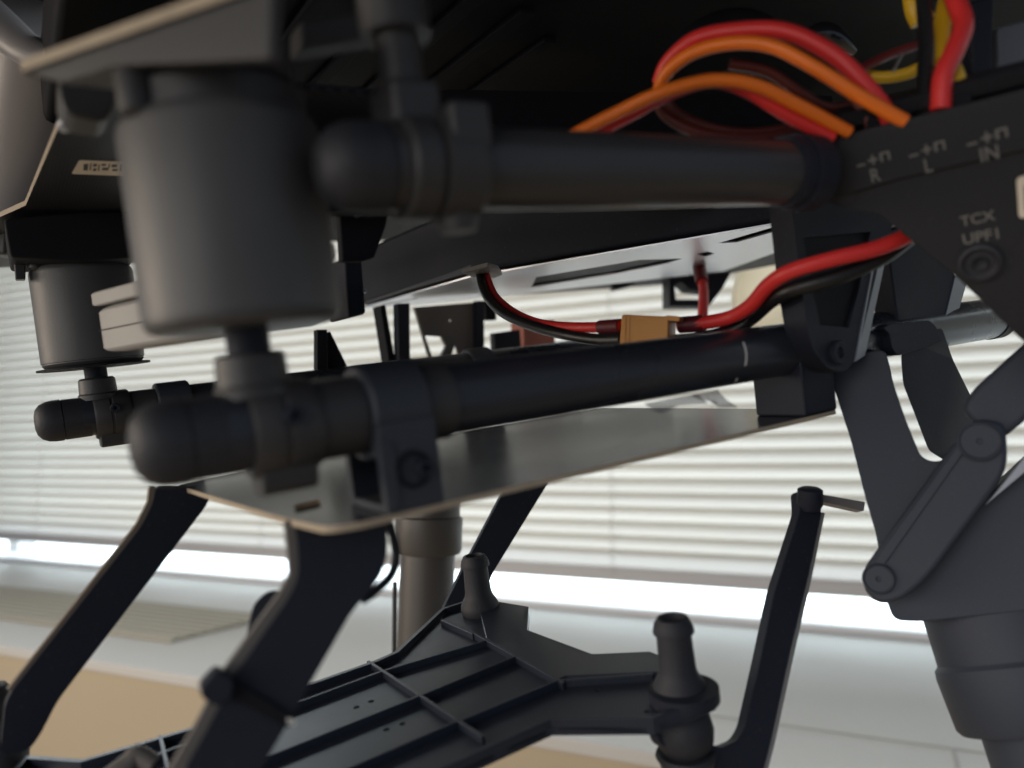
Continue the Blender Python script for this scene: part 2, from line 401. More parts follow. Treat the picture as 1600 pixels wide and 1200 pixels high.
# ---- stand-off blocks between the rail and the lower plate
def make_block():
    u0, u1 = 24.6, 34.4
    r = part(MB().lathe(D(u0, 0, .4), T, [(0, 6), (0, 7.2), (.5, 7.6), (9.3, 7.6), (9.8, 7.2), (9.8, 6)], 40), 'rail_bracket', M_block)
    mb = MB()
    mb.box(u0, u1, -7.8, -5.8, -15, -1); mb.box(u0, u1, 5.8, 7.8, -15, -1); mb.box(u0 + 6, u0 + 8, -5.79, 5.79, -13.59, -6.51); mb.box(u0, u1, -5.79, 5.79, -6.5, -4.0)
    mb.box(u0, u1, -5.79, 5.79, -15, -13.6)
    part(mb, 'standoff', M_block, r, bevel=.3)
    part(MB().lathe(D(29.6, -7.8, -8.8), -W, [(0, 3.0), (.5, 2.9), (.5, 2.3), (-.2, 2.2)], 28), 'washer', M_soft, r)
    screw(D(31.2, -7.8, -8.8), -W, 1.5, r)
    part(MB().box(u0 + .5, u0 + 2, -8.2, -7.81, -14, -4), 'rib', M_block, r)
    return r
blkA = make_block(); part(MB().box(128.5, 140.5, -5.5, 8.5, -15, 6), 'rail_bracket', M_black, bevel=.6); dup(blkA, (-8, 146, 1.8), R0); dup(blkA, (104, 146, 1.8), R0)
# sleeve beyond the block
part(MB().lathe(D(34.4, 0, .5), T, [(0, 6), (0, 6.4), (5.5, 6.4), (5.8, 6.05)], 40), 'rail_sleeve', M_dgrey, rail)
# ---- lower plate
pl = [D(20, -7.6, -15), D(15.6, -5.4, -15), D(13.6, 10, -15), L(300, 765, n=-15), D(9, 78, -15), D(30, 84, -15), D(142, 84, -15), D(141, -5.6, -15)]
slot = rounded(Ls([(459, 789), (500, 779), (502, 793), (462, 803)], n=-15), .8)
lp = part(MB().slab(rounded(pl, 2.5), -N * 1.0 * MM, [slot], side=1), 'lower_plate', [M_glossplate, M_edge])
part(MB().slab(Ls([(452, 790), (508, 778), (506, 800), (456, 812)], n=-17.2), -N * .8 * MM), 'slot_dark_insert', M_soft, lp)  # added black slab that paints the dark inside the slot
# film tab under the tube
M_film2 = bpy.data.materials.new('clear_tape'); M_film2.use_nodes = True
nt = M_film2.node_tree; tp = nt.nodes.new('ShaderNodeBsdfTransparent'); ms = nt.nodes.new('ShaderNodeMixShader'); ms.inputs[0].default_value = .45
nt.nodes['Principled BSDF'].inputs['Base Color'].default_value = (.35, .35, .36, 1); nt.nodes['Principled BSDF'].inputs['Roughness'].default_value = .12
nt.links.new(tp.outputs[0], ms.inputs[1]); nt.links.new(nt.nodes['Principled BSDF'].outputs[0], ms.inputs[2]); nt.links.new(ms.outputs[0], nt.nodes['Material Output'].inputs[0])
def film(u0, u1, ph, name):
    mb = MB(); vs = []; fs = []; K, J = 10, 6
    for th in (0, .12):
        for i in range(K + 1):
            for j in range(J + 1):
                uu = u0 + (u1 - u0) * i / K; q = j / J
                bend = math.sin(3.1 * i / K + ph) * 1.2 * q
                vs.append(D(uu + 1.5 * q * math.sin(i), -3.5 - 4.5 * q + bend * .4, -5.6 - 3.2 * q + bend + .8 * q * q - th))
    m_ = (K + 1) * (J + 1)
    for i in range(K):
        for j in range(J):
            a = i * (J + 1) + j; f = [a, a + 1, a + J + 2, a + J + 1]
            fs.append(f); fs.append([x + m_ for x in f[::-1]])
    mb.add(vs, fs); part(mb, name, M_film2)
film(82, 97, .4, 'film_tab'); film(95, 103, 2.0, 'film_tab')

# ---- upper tube
UA, UB = D(22.8, -16.5, 34.8), D(116, -23.6, 34.9); UT = (UB - UA).normalized()
ut = part(MB().lathe(UA, UT, [(4, 6), (90, 6)], 48), 'upper_tube', M_tube2)
part(MB().lathe(UA, UT, [(-6.0, .02), (-5.9, 2), (-5.4, 3.6), (-4.0, 5.1), (-2.2, 6.0), (0, 6.25), (3.4, 6.25), (3.6, 5.9), (6, 5.9), (6, 5)], 40), 'end_cap', M_rubber, ut)
ucl = part(MB().lathe(UA, UT, [(5.6, 6), (5.6, 7.0), (6.1, 7.4), (9.6, 7.4), (9.9, 6.7), (10.5, 6.7), (10.8, 7.7), (16.4, 7.7), (17, 7.1), (17, 6)], 40), 'damper_clamp', M_dgrey)
def ub(a0, a1, v0, v1, n0, n1, name, bev=.8):
    c0 = UA; part(MB().slab([c0 + UT * a * MM + W * v * MM + N * n0 * MM for a, v in ((a0, v0), (a1, v0), (a1, v1), (a0, v1))], N * (n1 - n0) * MM), name, M_dgrey, ucl, bevel=bev)
ub(10.9, 17.0, -7.4, 7.0, 1.5, 7.6, 'clamp_block'); ub(4.2, 11.6, -4.4, 4.4, 5.0, 11.5, 'shaft_boss', 1.2)
part(MB().lathe(UA + UT * .0078 + N * .0112, N, [(0, 3.2), (7, 3.2), (7, 5.0), (16, 5.0)], 28), 'shaft', M_dgrey, ucl)
part(MB().lathe(UA + UT * .014 - N * .0072, N, [(-2, 2.6), (0, 3.2), (5, 3.2)], 20), 'clamp_lobe', M_dgrey, ucl)
part(MB().lathe(UA, UT, [(82, 6), (82, 6.7), (85, 6.7), (85, 7.2), (90, 7.2), (90.5, 6.6), (90.5, 5)], 40), 'end_collar', M_black, ut)
# damper body hanging behind the ball: second near damper on the upper tube is out of the frame

# ---- upper plates
NA = 52.8
upA = [L(30, 113, n=NA), L(350, 0, n=NA), L(430, -28, n=NA), L(440, 60, n=NA), L(440, 150, n=NA), L(170, 140, n=NA), L(95, 130, n=NA)]
upAo = part(MB().slab(rounded(upA, 1.0), N * 1.5 * MM, [circle(L(285, 55, n=NA), N, 1.3, 14)], side=1), 'upper_plate', [M_dgrey, M_edge])
ea, eb = L(30, 113, n=NA), L(350, 0, n=NA); EN = (eb - ea).cross(N).normalized()
wallp = [on(x, y, ea + EN * .0004, EN) for x, y in ((46, 113), (350, 6), (425, -20), (422, 92), (300, 98), (236, 100), (176, 104), (96, 128))]
part(MB().slab(wallp, (EN if EN.dot(ea - CAM) > 0 else -EN) * 2 * MM), 'side_wall', M_dgrey, upAo, bevel=.3)
part(MB().lathe(on(285, 55, ea, EN), -EN if EN.dot(ea - CAM) > 0 else EN, [(-.5, 1.5), (.1, 1.5), (.15, 1.2)], 18), 'screw_hole', M_soft, upAo)
part(MB().slab(rounded(Ls([(6, 342), (130, 330), (215, 330), (215, 402), (130, 408), (16, 402)], v=128), 1), W * 26 * MM), 'mount_block', M_soft, bevel=.6)
eB = [L(-60, 352, n=60), L(0, 339, n=60), L(40, 321, n=60), L(100, 178, n=60), D(-3, 24, 60), D(58, 24, 60), D(58, 230, 60), D(-60, 230, 60)]
upB = part(MB().slab(eB, N * 1.3 * MM, side=[1, 1, 1, 0, 0, 0, 0, 0]), 'upper_plate', [M_carbon, M_edge])
# fixing block under the plate corner
part(MB().slab(rounded(Ls([(92, 100), (175, 95), (180, 160), (165, 192), (105, 180), (92, 150)], v=20), 1.5), W * 9 * MM), 'fixing_block', M_dgrey, bevel=.5)
part(MB().lathe(L(100, 198, v=30), -W, [(0, 1.0), (2, 1.0), (2.4, .6)], 14), 'pin', M_metal)
# label on the carbon plate
def plate_label(px, n, name):
    q = Ls(px, n=n); return part(MB().slab(rounded(q, .8), -N * .12 * MM), name, M_label, upB)
lb = plate_label([(124, 250), (212, 253), (216, 275), (112, 271)], 59.9, 'label')
for (x0, y0, x1, y1) in [(131, 256, 138, 266), (141, 255, 143, 266), (146, 256, 152, 260), (154, 257, 156, 267), (159, 256, 166, 259), (160, 262, 170, 266), (170, 256, 172, 262), (175, 257, 183, 261), (176, 264, 184, 267), (187, 257, 190, 267), (146, 263, 151, 267)]:
    part(MB().slab(Ls([(x0, y0), (x1, y0), (x1 - 1, y1), (x0 - 1, y1)], n=59.76), -N * .03 * MM), 'print_bar', M_ink, upB)
# pale motor pod and arm at the far left
part(MB().lathe(Z(42, 330, 240), Z(78, 100, 215) - Z(42, 330, 240), [(0, 13.5), (.8, 15), (60, 15)], 40), 'motor_pod', M_arm)
part(MB().sweep([Z(-60, -10, 190), Z(10, 50, 190), Z(55, 85, 188), Z(120, 110, 186)], lambda t: 5.5 - 2.2 * t, 16), 'folding_arm', M_arm)
part(MB().slab([Z(-30, 395, 235), Z(8, 398, 235), Z(12, 340, 232), Z(-30, 330, 232)], c2w(0, 0, 1) * .02), 'pod_foot', M_dgrey, bevel=1)
part(MB().slab(Ls([(22, 410), (40, 408), (40, 436), (24, 436)], v=140), W * 4 * MM), 'limit_stop', M_dgrey, bevel=.4)

# ---- accessory box between the dampers
bb = Ls([(160, 554), (236, 541), (530, 498)], n=17.5); far = bb[0] + (bb[2] - bb[1]) + T * .01
bx = part(MB().slab([bb[0], bb[1], bb[2], far], N * 11.2 * MM), 'accessory_box', M_box, bevel=1.4, bseg=3)
tx = [p + N * .0113 for p in (bb[0], bb[1], bb[2], far)]; ctr = sum(tx, Vector()) / 4
part(MB().slab([p + (p - ctr).normalized() * .0013 for p in tx], N * 3.6 * MM), 'box_lid', M_box, bx, bevel=.6)
part(MB().slab([D(-4.9, 59, 22.6), D(4.8, 59, 22.8)] and [bb[0] + N * .0055 - T * .00006, bb[1] + N * .0055 - T * .00006, bb[1] + N * .0058 - T * .00006, bb[0] + N * .0058 - T * .00006], T * .1 * MM), 'seam', M_soft, bx)
e_ = Ls([(537, 402), (566, 400), (573, 490), (545, 497)], v=62)
part(MB().slab(e_, W * 14 * MM), 'box_end', M_black, bx, bevel=.8)
screw(L(569, 455, v=61.9), -W, .5, bx, M_metal, .6)

# ---- central tray plate and battery
o_ = Ls([(556, 484), (735, 433), (1250, 344), (1275, 372), (1130, 424), (800, 461), (640, 477)], n=35)
h1 = Ls([(830, 449), (838, 433), (1000, 406), (1067, 404), (1040, 412), (965, 428)], n=35)
h2 = Ls([(1122, 380), (1232, 348), (1238, 354), (1150, 379)], n=35)
h3 = Ls([(1088, 397), (1105, 393), (1117, 396), (1102, 401)], n=35)
h4 = Ls([(580, 478), (655, 465), (650, 467), (582, 480)], n=35)
tray_top = part(MB().slab(o_, N * .5 * MM, [h1, h2, h3, h4]), 'battery_tray', M_alu)
bl = [D(118.5, 230, 36.3), D(120, 117.5, 36.3), D(180, 25, 36.3), D(330, 25, 36.3), D(330, 230, 36.3)]
bat = part(MB().slab(bl, N * 24 * MM), 'battery', M_black, bevel=2.0)
wl = [D(119.3, 224, 36.5), D(119.3, 119, 36.5), D(123, 119, 50), D(123, 224, 50)]
part(MB().slab(wl, T * 3 * MM), 'side_panel', M_panel, bat, bevel=.5)
part(MB().slab(rounded(Ls([(721, 421), (762, 410), (778, 415), (784, 424), (772, 429), (735, 427)], n=34.4), .6), -N * 1.2 * MM, [circle(L(752, 416, n=34.4), N, 1.0, 10)]), 'latch_tab', M_bgrey, tray_top, bevel=.2)
# main body ceiling
body = part(MB().slab([D(-4, 20, 84), D(16, -60, 84), D(420, -90, 84), D(420, 330, 84), D(-4, 330, 84)], N * 14 * MM), 'body_shell', M_soft, bevel=2)
part(MB().slab([D(-260, -120, 128), D(30, -120, 128), D(30, 400, 128), D(-260, 400, 128)], N * 5 * MM), 'canopy', M_soft)
for k in range(5):
    a = D(40 + k * 15, -10 + 12 * k, 82.5); part(MB().slab([a, a + T * .004, a + T * .004 + W * .09, a + W * .09], N * 1.6 * MM), 'body_rib', M_soft, body, bevel=.4)
part(MB().slab(Ls([(470, 78), (640, 48), (640, 8), (470, 30)], v=-2), W * 6 * MM), 'cross_brace', M_dgrey, bevel=.8)
part(MB().lathe(L(388, 95, v=-4), N, [(0, 3.2), (14, 3.2), (14, 4), (18, 4)], 24), 'standoff_pillar', M_dgrey)
# dark bulkhead between upper tube and battery (shades the centre)
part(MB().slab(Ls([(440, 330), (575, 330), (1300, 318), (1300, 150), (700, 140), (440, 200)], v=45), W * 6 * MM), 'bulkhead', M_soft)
part(MB().slab(Ls([(530, 325), (608, 325), (604, 352), (586, 402), (566, 408), (535, 408)], v=52), W * 3 * MM), 'cable_guard', M_soft, bevel=.5)
screw(L(558, 334, v=50), -W, .9, R0, M_metal, .8)

# ---- hangers behind the rails, below the tray
V2 = 195
def hang(pts, name, m, v=V2, th=4, holes=(), **k):
    return part(MB().slab(Ls(pts, v=v), W * th * MM, [Ls(h, v=v) for h in holes], **k), name, m)
hang([(496, 515), (511, 515), (511, 592), (496, 592)], 'hanger_post', M_soft, 150)
hang([(512, 520), (516, 518), (552, 592), (512, 592)], 'hanger_gusset', M_soft, 152)
hang([(594, 478), (602, 476), (622, 590), (612, 590)], 'hanger_post', M_soft, 185, 8)
hang([(622, 474), (640, 474), (641, 590), (624, 590)], 'hanger_post', M_black, 182, 5)
hang([(648, 480), (754, 472), (756, 575), (676, 575)], 'hanger_plate', M_bgrey, 200, 2, [[(664, 524), (690, 526), (697, 540), (686, 562), (676, 560)], [(712, 537), (719, 558), (704, 559)], [(702, 499), (706, 499), (706, 503), (702, 503)]])
hang([(744, 470), (756, 470), (757, 575), (745, 575)], 'hanger_post', M_black, 197, 3)
hang([(772, 520), (812, 515), (816, 560), (774, 560)], 'hanger_foot', M_black, 205, 4)
hang([(758, 470), (772, 470), (776, 500), (760, 500)], 'hanger_post', M_soft, 205, 4)
hang([(818, 502), (866, 500), (868, 560), (819, 560)], 'red_terminal', M_copper, 215, 12)
hang([(640, 560), (780, 548), (900, 530), (900, 560), (640, 580)], 'cross_bar', M_soft, 190, 4)
def hz(pts, z, th, name, m, holes=(), **k):
    return part(MB().slab([Z(x, y, z) for x, y in pts], c2w(0, 0, 1) * th * MM, [[Z(x, y, z) for x, y in h] for h in holes]), name, m, **k)
hz([(1046, 425), (1150, 412), (1128, 452), (1108, 478), (1046, 478)], 430, 20, 'far_hanger', M_black, [[(1054, 446), (1064, 440), (1078, 452), (1112, 455), (1096, 468), (1056, 468)]])
hz([(955, 446), (975, 438), (1008, 434), (985, 446), (960, 452)], 420, 10, 'far_clip', M_black)
hz([(1228, 396), (1246, 394), (1246, 418), (1232, 412)], 420, 10, 'far_clip', M_black)

part(MB().slab(rounded([Z(x, y, 520) for x, y in ((1156, 420), (1195, 396), (1262, 388), (1266, 470), (1238, 508), (1165, 514), (1146, 472))], 12), c2w(0, 0, 1) * 14 * MM), 'beige_pad', M_beige, bevel=5)  # rounded stand-in for an unidentified beige object behind the rails
# ---- landing gear brackets at the right
def gear(pts, v, th, name, m=M_leg, holes=(), r=1.5, bevel=.6, parent=R0):
    return part(MB().slab(rounded(Ls(pts, v=v), r), W * th * MM, [Ls(h, v=v) for h in holes]), name, m, parent, bevel=bevel)
b1 = gear([(1236, 305), (1400, 300), (1398, 345), (1379, 388), (1358, 478), (1338, 560), (1320, 583), (1292, 576), (1268, 545), (1252, 450)], -10.5, 6, 'gear_bracket', M_black, [[(1256, 372), (1360, 362), (1342, 452), (1326, 512), (1282, 508), (1266, 440)]], 3)
part(MB().slab(Ls([(1250, 364), (1376, 355), (1350, 470), (1338, 520), (1276, 514), (1260, 440)], v=-9.7), W * 1 * MM), 'recess_panel', M_soft, b1)
screw(L(1308, 551, v=-10.6), -W, 2.8, b1, M_black, 1.0)
def flange(p0, p1, p2, p3, v0, v1, parent):
    a, b_, c_, d_ = L(*p0, v=v0), L(*p1, v=v0), L(*p2, v=v1), L(*p3, v=v1)
    part(MB().slab([a, b_, c_, d_], W * 1.2 * MM), 'bevel_flange', M_flange, parent, bevel=.25)
M_flange = mat('flange_window_sheen', (.17, .20, .25), .4, bump=.05, bscale=1500)  # blue-grey base paints the window sheen on the black chamfers
flange((1368, 392), (1336, 566), (1352, 556), (1388, 388), -10.8, -9.0, b1)
b2 = gear([(1385, 360), (1440, 345), (1486, 410), (1495, 436), (1470, 530), (1464, 552), (1410, 548), (1402, 500)], -5, 6, 'gear_bracket', M_black, r=1)
flange((1493, 430), (1465, 546), (1482, 543), (1514, 432), -5.3, -4.0, b2)
# leg joint housing
p0 = Z(1420, 750, 178); GN = -ray(1440, 760).normalized()
def G(px, py, off=0): return on(px, py, p0 + GN * off * MM, GN)
def gp(pts, off, th, name, m, parent=R0, r=2, bevel=.8, holes=()):
    return part(MB().slab(rounded([G(x, y, off) for x, y in pts], r), -GN * th * MM, [[G(x, y, off) for x, y in h] for h in holes]), name, m, parent, bevel=bevel)
leg = gp([(1288, 560), (1384, 545), (1393, 590), (1413, 650), (1438, 712), (1456, 722), (1482, 718), (1510, 690), (1545, 700), (1540, 778), (1610, 712), (1720, 620), (1720, 950), (1600, 955), (1440, 972), (1396, 970), (1380, 925), (1370, 840), (1350, 770), (1330, 690)], 0, 18, 'landing_leg', M_leg, r=2, bevel=2.5)
# thin tubes of the leg
axp, axd = Z(1553, 930, 182), (Z(1640, 1180, 170) - Z(1553, 930, 182)).normalized()
part(MB().lathe(axp, axd, [(-8, 16.5), (14, 16.5), (14.4, 16.8), (15, 17.4), (17, 17.6), (28, 16.8), (29, 16), (29, 12.2), (80, 12.2)], 48), 'leg_tube', M_leg, leg)
# upper body of the leg to the right of the link
part(MB().lathe(Z(1570, 860, 190), axd, [(-9, 15.5), (8, 17.5), (9, 17)], 40), 'leg_shoulder', M_leg, leg)
# link bar
lk = gp([(1347, 892), (1372, 856), (1492, 690), (1520, 652), (1572, 660), (1576, 735), (1450, 905), (1410, 938), (1376, 946), (1350, 926)], 9, 5, 'link_bar', M_leg, leg, r=4, bevel=1.2)
gp([(1362, 884), (1376, 862), (1500, 690), (1512, 699), (1390, 872), (1376, 892)], 9.5, 1.5, 'link_ridge', M_leg, lk, r=1, bevel=.3)
for (x, y, r_) in ((1373, 904, 3.4), (1530, 690, 4.3)):
    part(MB().lathe(G(x, y, 9), GN, [(0, r_), (.8, r_), (1.2, r_ * .9), (.9, r_ * .8), (.9, .6), (.4, .5), (.4, .02)], 28), 'pivot_screw', M_leg, lk)
gp([(1502, 640), (1520, 608), (1640, 500), (1700, 540), (1600, 660), (1560, 690)], 6, 8, 'link_arm', M_leg, leg, r=4, bevel=1.5)
gp([(1552, 775), (1610, 704), (1640, 690), (1640, 720), (1610, 730), (1536, 792)], 5.5, 2.5, 'link_glint', M_silver, leg, r=1.5, bevel=.4)  # added pale strip, paints the bright glint beside the link
# second arm and hook
a2 = part(MB().slab(rounded(Ls([(1408, 565), (1408, 530), (1472, 512), (1488, 560), (1520, 625), (1516, 700), (1480, 722), (1451, 704), (1431, 652), (1411, 600)], v=-6.5), 1.5), ray(1440, 640).normalized() * 5 * MM), 'support_arm', M_black, bevel=.6)
gear([(1380, 512), (1390, 506), (1452, 500), (1462, 508), (1474, 534), (1404, 556), (1394, 545), (1390, 522)], -8, 4, 'hook', M_black, r=1, bevel=.5, parent=a2)

# ---- far leg tube under the plate
flt = part(MB().lathe(Z(662, 1060, 318), Z(672, 760, 324) - Z(662, 1060, 318), [(-25, 11.4), (51, 11.4), (51.5, 13.5), (53, 14.2), (66, 14.2), (67, 13), (90, 12.6)], 40), 'landing_leg', M_ftube)
part(MB().lathe(Z(616, 1040, 330), Z(617, 910, 330) - Z(616, 1040, 330), [(0, 1.0), (36, 1.0)], 10), 'brake_line', M_dgrey, flt)

# ---- suspension arms down to the ribbed tray
def arm(quads, ext, name, m, parent=R0, r=2, bevel=.7, holes=(), side=0):
    return part(MB().slab(rounded(quads, r) if r else quads, ext, holes, side=side), name, m, parent, bevel=bevel)
M_armp = [M_black, M_edge2]
def armplane(pts, pa, pb, pc, th, name, side=0, r=2, bevel=.0, m=None):
    a, b_, c_ = Z(*pa), Z(*pb), Z(*pc); nn = (b_ - a).cross(c_ - a).normalized()
    if nn.dot(a - CAM) < 0: nn = -nn
    return part(MB().slab(rounded([on(x, y, a, nn) for x, y in pts], r), nn * th * MM, side=side), name, m or M_armp, bevel=bevel)
armplane([(244, 760), (335, 760), (322, 790), (318, 796), (90, 1095), (62, 1150), (42, 1176), (0, 1176), (8, 1100), (20, 1078), (222, 822), (240, 785)], (285, 775, 172), (335, 775, 176), (30, 1160, 150), 3, 'suspension_arm', 0)
armplane([(20, 1078), (222, 822), (240, 785), (243, 760), (234, 760), (231, 785), (213, 820), (10, 1080)], (285, 775, 172.6), (335, 775, 176.6), (30, 1160, 150.6), 2, 'arm_edge', 0, .5, m=M_edge2)
ca = armplane([(460, 812), (604, 808), (606, 865), (596, 900), (572, 930), (548, 958), (430, 1165), (400, 1215), (282, 1215), (322, 1145), (370, 1052), (452, 935), (468, 900), (466, 850)], (530, 815, 124), (600, 815, 127), (350, 1190, 112), 3.2, 'suspension_arm', 0)
armplane([(460, 812), (466, 850), (468, 900), (452, 935), (370, 1052), (322, 1145), (282, 1215), (258, 1215), (302, 1140), (352, 1044), (435, 930), (453, 898), (449, 850), (445, 814)], (530, 815, 124.8), (600, 815, 127.8), (350, 1190, 112.8), 2.2, 'arm_edge', 0, .5, m=M_bgrey)
part(MB().sweep([Z(600, 800, 132), Z(612, 830, 132), Z(619, 865, 133), Z(612, 897, 132), Z(588, 922, 129), Z(566, 938, 127)], 0.8, 10), 'cable_loop', M_black)
armplane([(385, 990), (395, 945), (415, 925), (438, 922), (445, 960), (400, 1020), (380, 1040)], (400, 950, 140), (440, 950, 141), (390, 1030, 138), 3, 'guide_hook', 0, 1.5, bevel=.5, m=M_black)
armplane([(790, 762), (858, 752), (770, 895), (748, 950), (690, 957), (722, 892)], (820, 760, 268), (855, 757, 271), (710, 940, 250), 3, 'suspension_arm', 0, 1.5)
# zip tie on the near arm
zt = armplane([(352, 1052), (458, 1120), (452, 1140), (342, 1080)], (530, 815, 123.2), (600, 815, 126.2), (350, 1190, 111.2), 5, 'zip_tie', 0, .6, bevel=.3, m=M_soft)
zh = armplane([(312, 1075), (340, 1046), (366, 1062), (364, 1090), (340, 1106), (316, 1092)], (530, 815, 121.5), (600, 815, 124.5), (350, 1190, 109.5), 5, 'zip_tie_head', 0, .8, bevel=.4, m=M_black); zh.parent = zt
c_ = armplane([(448, 1122), (462, 1126), (460, 1134), (450, 1132)], (530, 815, 122.6), (600, 815, 125.6), (350, 1190, 110.6), 2, 'zip_tie_tail', 0, .3, m=M_white); c_.parent = zt

# ---- ribbed tray
NT = -68.0
outl = [(40, 1180), (130, 1186), (300, 1136), (470, 1072), (585, 1032), (617, 1018), (690, 950), (742, 934), (826, 948), (823, 984), (925, 1022), (1015, 1018), (1045, 1030), (1112, 1062), (1116, 1084), (1075, 1104), (1020, 1122), (860, 1124), (780, 1160), (560, 1260), (-100, 1330)]
fl = [D(*[0, 0, 0])] and Ls(outl, n=NT)
trayo = part(MB().slab([p - N * .0017 for p in rounded(fl, 1.5)], -N * 1.2 * MM, [circle(L(x, y, n=NT - 1.7), N, .75, 10) for x, y in ((557, 1105), (580, 1096), (604, 1140), (629, 1131), (935, 1079), (1011, 1112))]), 'ribbed_tray', M_tray)
def inset(poly, d):
    c0 = sum(poly, Vector()) / len(poly); out = []; n = len(poly)
    for i in range(n):
        a, b_, c1 = poly[i - 1], poly[i], poly[(i + 1) % n]
        e1 = (b_ - a).normalized(); e2 = (c1 - b_).normalized()
        n1 = N.cross(e1); n2 = N.cross(e2); m_ = (n1 + n2); m_ = m_ / max(.35, m_.length_squared / 2) if m_.length > 1e-6 else n1
        out.append(b_ + m_ * d)
    return out
ar = Vector()
for i in range(len(fl)): ar += fl[i].cross(fl[(i + 1) % len(fl)])
ins = inset(fl, .0012 if ar.dot(N) > 0 else -.0012)
mb = MB(); n_ = len(fl)
for i in range(n_):
    j = (i + 1) % n_
    mb.slab([fl[i], fl[j], ins[j], ins[i]], -N * 3.4 * MM)
part(mb, 'rim', M_tray, trayo)
part(MB().slab(Ls([(745, 936), (826, 949), (824, 985), (925, 1023), (1015, 1019), (1040, 1030), (1030, 1050), (885, 1056), (872, 1061), (760, 998)], n=NT), -N * 1.6 * MM), 'top_flange', M_tray, trayo, bevel=.3)
def rib(x0, y0, x1, y1, wd=.9, h=1.8, name='rib'):
    a, b_ = L(x0, y0, n=NT), L(x1, y1, n=NT); e = N.cross((b_ - a).normalized()) * wd * .5 * MM
    part(MB().slab([a - e, b_ - e, b_ + e, a + e], -N * h * MM), name, M_tray, trayo, bevel=.2)
rib(575, 1032, 755, 1150); rib(735, 985, 880, 1066)
rib(200, 1195, 597, 1048); rib(597, 1048, 760, 1000)
rib(330, 1216, 656, 1086); rib(656, 1086, 812, 1022)
rib(500, 1218, 714, 1126); rib(716, 1126, 872, 1062)
rib(872, 1062, 1020, 1052); rib(250, 1148, 262, 1200); rib(690, 968, 740, 990)
# rubber mounts
def mount(c, sc, m=M_rubber, low=True):
    r = part(MB().lathe(c, N, [(-3.5, 5.2), (-.5, 5.8), (.8, 5.7), (2.2, 5.0), (3.4, 4.3), (4.6, 3.95), (9, 3.75), (12.4, 3.7), (12.5, 4.3), (13.0, 4.35), (14.4, 4.0), (15.6, 3.3), (15.8, 2.6), (14.6, 2.1), (13, .1)], 32), 'rubber_mount', m)
    if low:
        part(MB().lathe(c, N, [(-14, 3.8), (-13, 5.0), (-11, 6.0), (-8.5, 6.3), (-6, 5.8), (-4, 4.6), (-3.4, 4)], 32), 'mount_bulb', m, r)
        part(MB().lathe(c, N, [(-26, 3.4), (-20, 4.6), (-15.2, 6.0), (-14, 6.6), (-13.2, 6.2)], 32), 'mount_cup', m, r)
    return r
mt = mount(L(1062, 1078, n=NT), 1)
part(MB().lathe(L(1068, 1082, n=NT), N, [(-1.6, 5.6), (-1.6, 7.4), (1.0, 7.4), (1.0, 6.2)], 36), 'mount_ring', M_black, trayo)
dup(mt, None, R0).location = DM.inverted() @ (L(750, 948, n=NT)) - DM.inverted() @ L(1062, 1078, n=NT)
dup(mt, None, R0).location = DM.inverted() @ (L(-2, 1182, n=NT)) - DM.inverted() @ L(1062, 1078, n=NT)
# right hanger rod
ra = armplane([(1248, 766), (1282, 768), (1284, 800), (1262, 905), (1236, 1012), (1204, 1160), (1190, 1215), (1150, 1215), (1090, 1190), (1030, 1162), (1024, 1146), (1092, 1160), (1128, 1168), (1152, 1158), (1164, 1138), (1186, 1040), (1210, 925), (1250, 800)], (1265, 780, 192), (1300, 780, 194), (1120, 1180, 162), 3.5, 'suspension_arm', 0, 1.2, bevel=.5, m=M_black)
armplane([(1284, 800), (1262, 905), (1236, 1012), (1204, 1160), (1190, 1215), (1197, 1215), (1211, 1160), (1243, 1012), (1268, 905), (1289, 802)], (1265, 780, 192.8), (1300, 780, 194.8), (1120, 1180, 162.8), 2.5, 'arm_edge', 0, .3, m=M_box)
part(MB().lathe(Z(1266, 762, 191), c2w(0, -1, .1), [(0, 2.2), (.5, 3.0), (4, 3.2), (5.6, 2.5)], 20), 'rod_head', M_black, ra)
armplane([(1282, 772), (1352, 784), (1350, 799), (1284, 784)], (1282, 772, 195), (1352, 784, 200), (1284, 790, 194), 2.5, 'side_pin', 0, .4, bevel=.3, m=M_arm).parent = ra
# bits near the bottom left
part(MB().sweep([Z(170, 1215, 140), Z(200, 1192, 142), Z(215, 1180, 143), Z(240, 1195, 143)], 1.8, 12), 'tie_strap', M_bgrey)
part(MB().lathe(Z(222, 1185, 150), N, [(-8, 2.4), (0, 2.4), (1.2, 1.8)], 18), 'thumb_screw', M_black)

# ---- signal hub at the upper right
h0, h1_, h2_ = Z(1280, 250, 150), Z(1600, 200, 132), Z(1450, 430, 150)
HN = (h1_ - h0).cross(h2_ - h0).normalized()
if HN.dot(CAM - h0) < 0: HN = -HN
def H(px, py, off=0): return on(px, py, h0 + HN * off * MM, HN)
def hp(pts, off, th, name, m, parent, r=1, bevel=.4, holes=()):
    q = [H(x, y, off) for x, y in pts]
    return part(MB().slab(rounded(q, r) if r else q, -HN * th * MM, [[H(x, y, off) for x, y in h] for h in holes]), name, m, parent, bevel=bevel)
M_hub = mat('hub_black', (.020, .021, .025), .6, spec=.35, bump=.12, bscale=1700, var=.15, dust=.08)
hub = hp([(1276, 225), (1660, 128), (1660, 600), (1600, 535), (1500, 438), (1372, 334), (1306, 322), (1282, 300)], 0, 10, 'signal_hub', M_hub, R0, 1.2, .6)
hp([(1278, 222), (1662, 124), (1662, 222), (1400, 282), (1300, 312), (1280, 300)], 1.0, 1.6, 'port_strip', M_hub, hub, .6, .4)
hp([(1270, 214), (1660, 118), (1660, 90), (1270, 190)], -1.5, 9, 'socket_row', M_soft, hub, .4, .4)
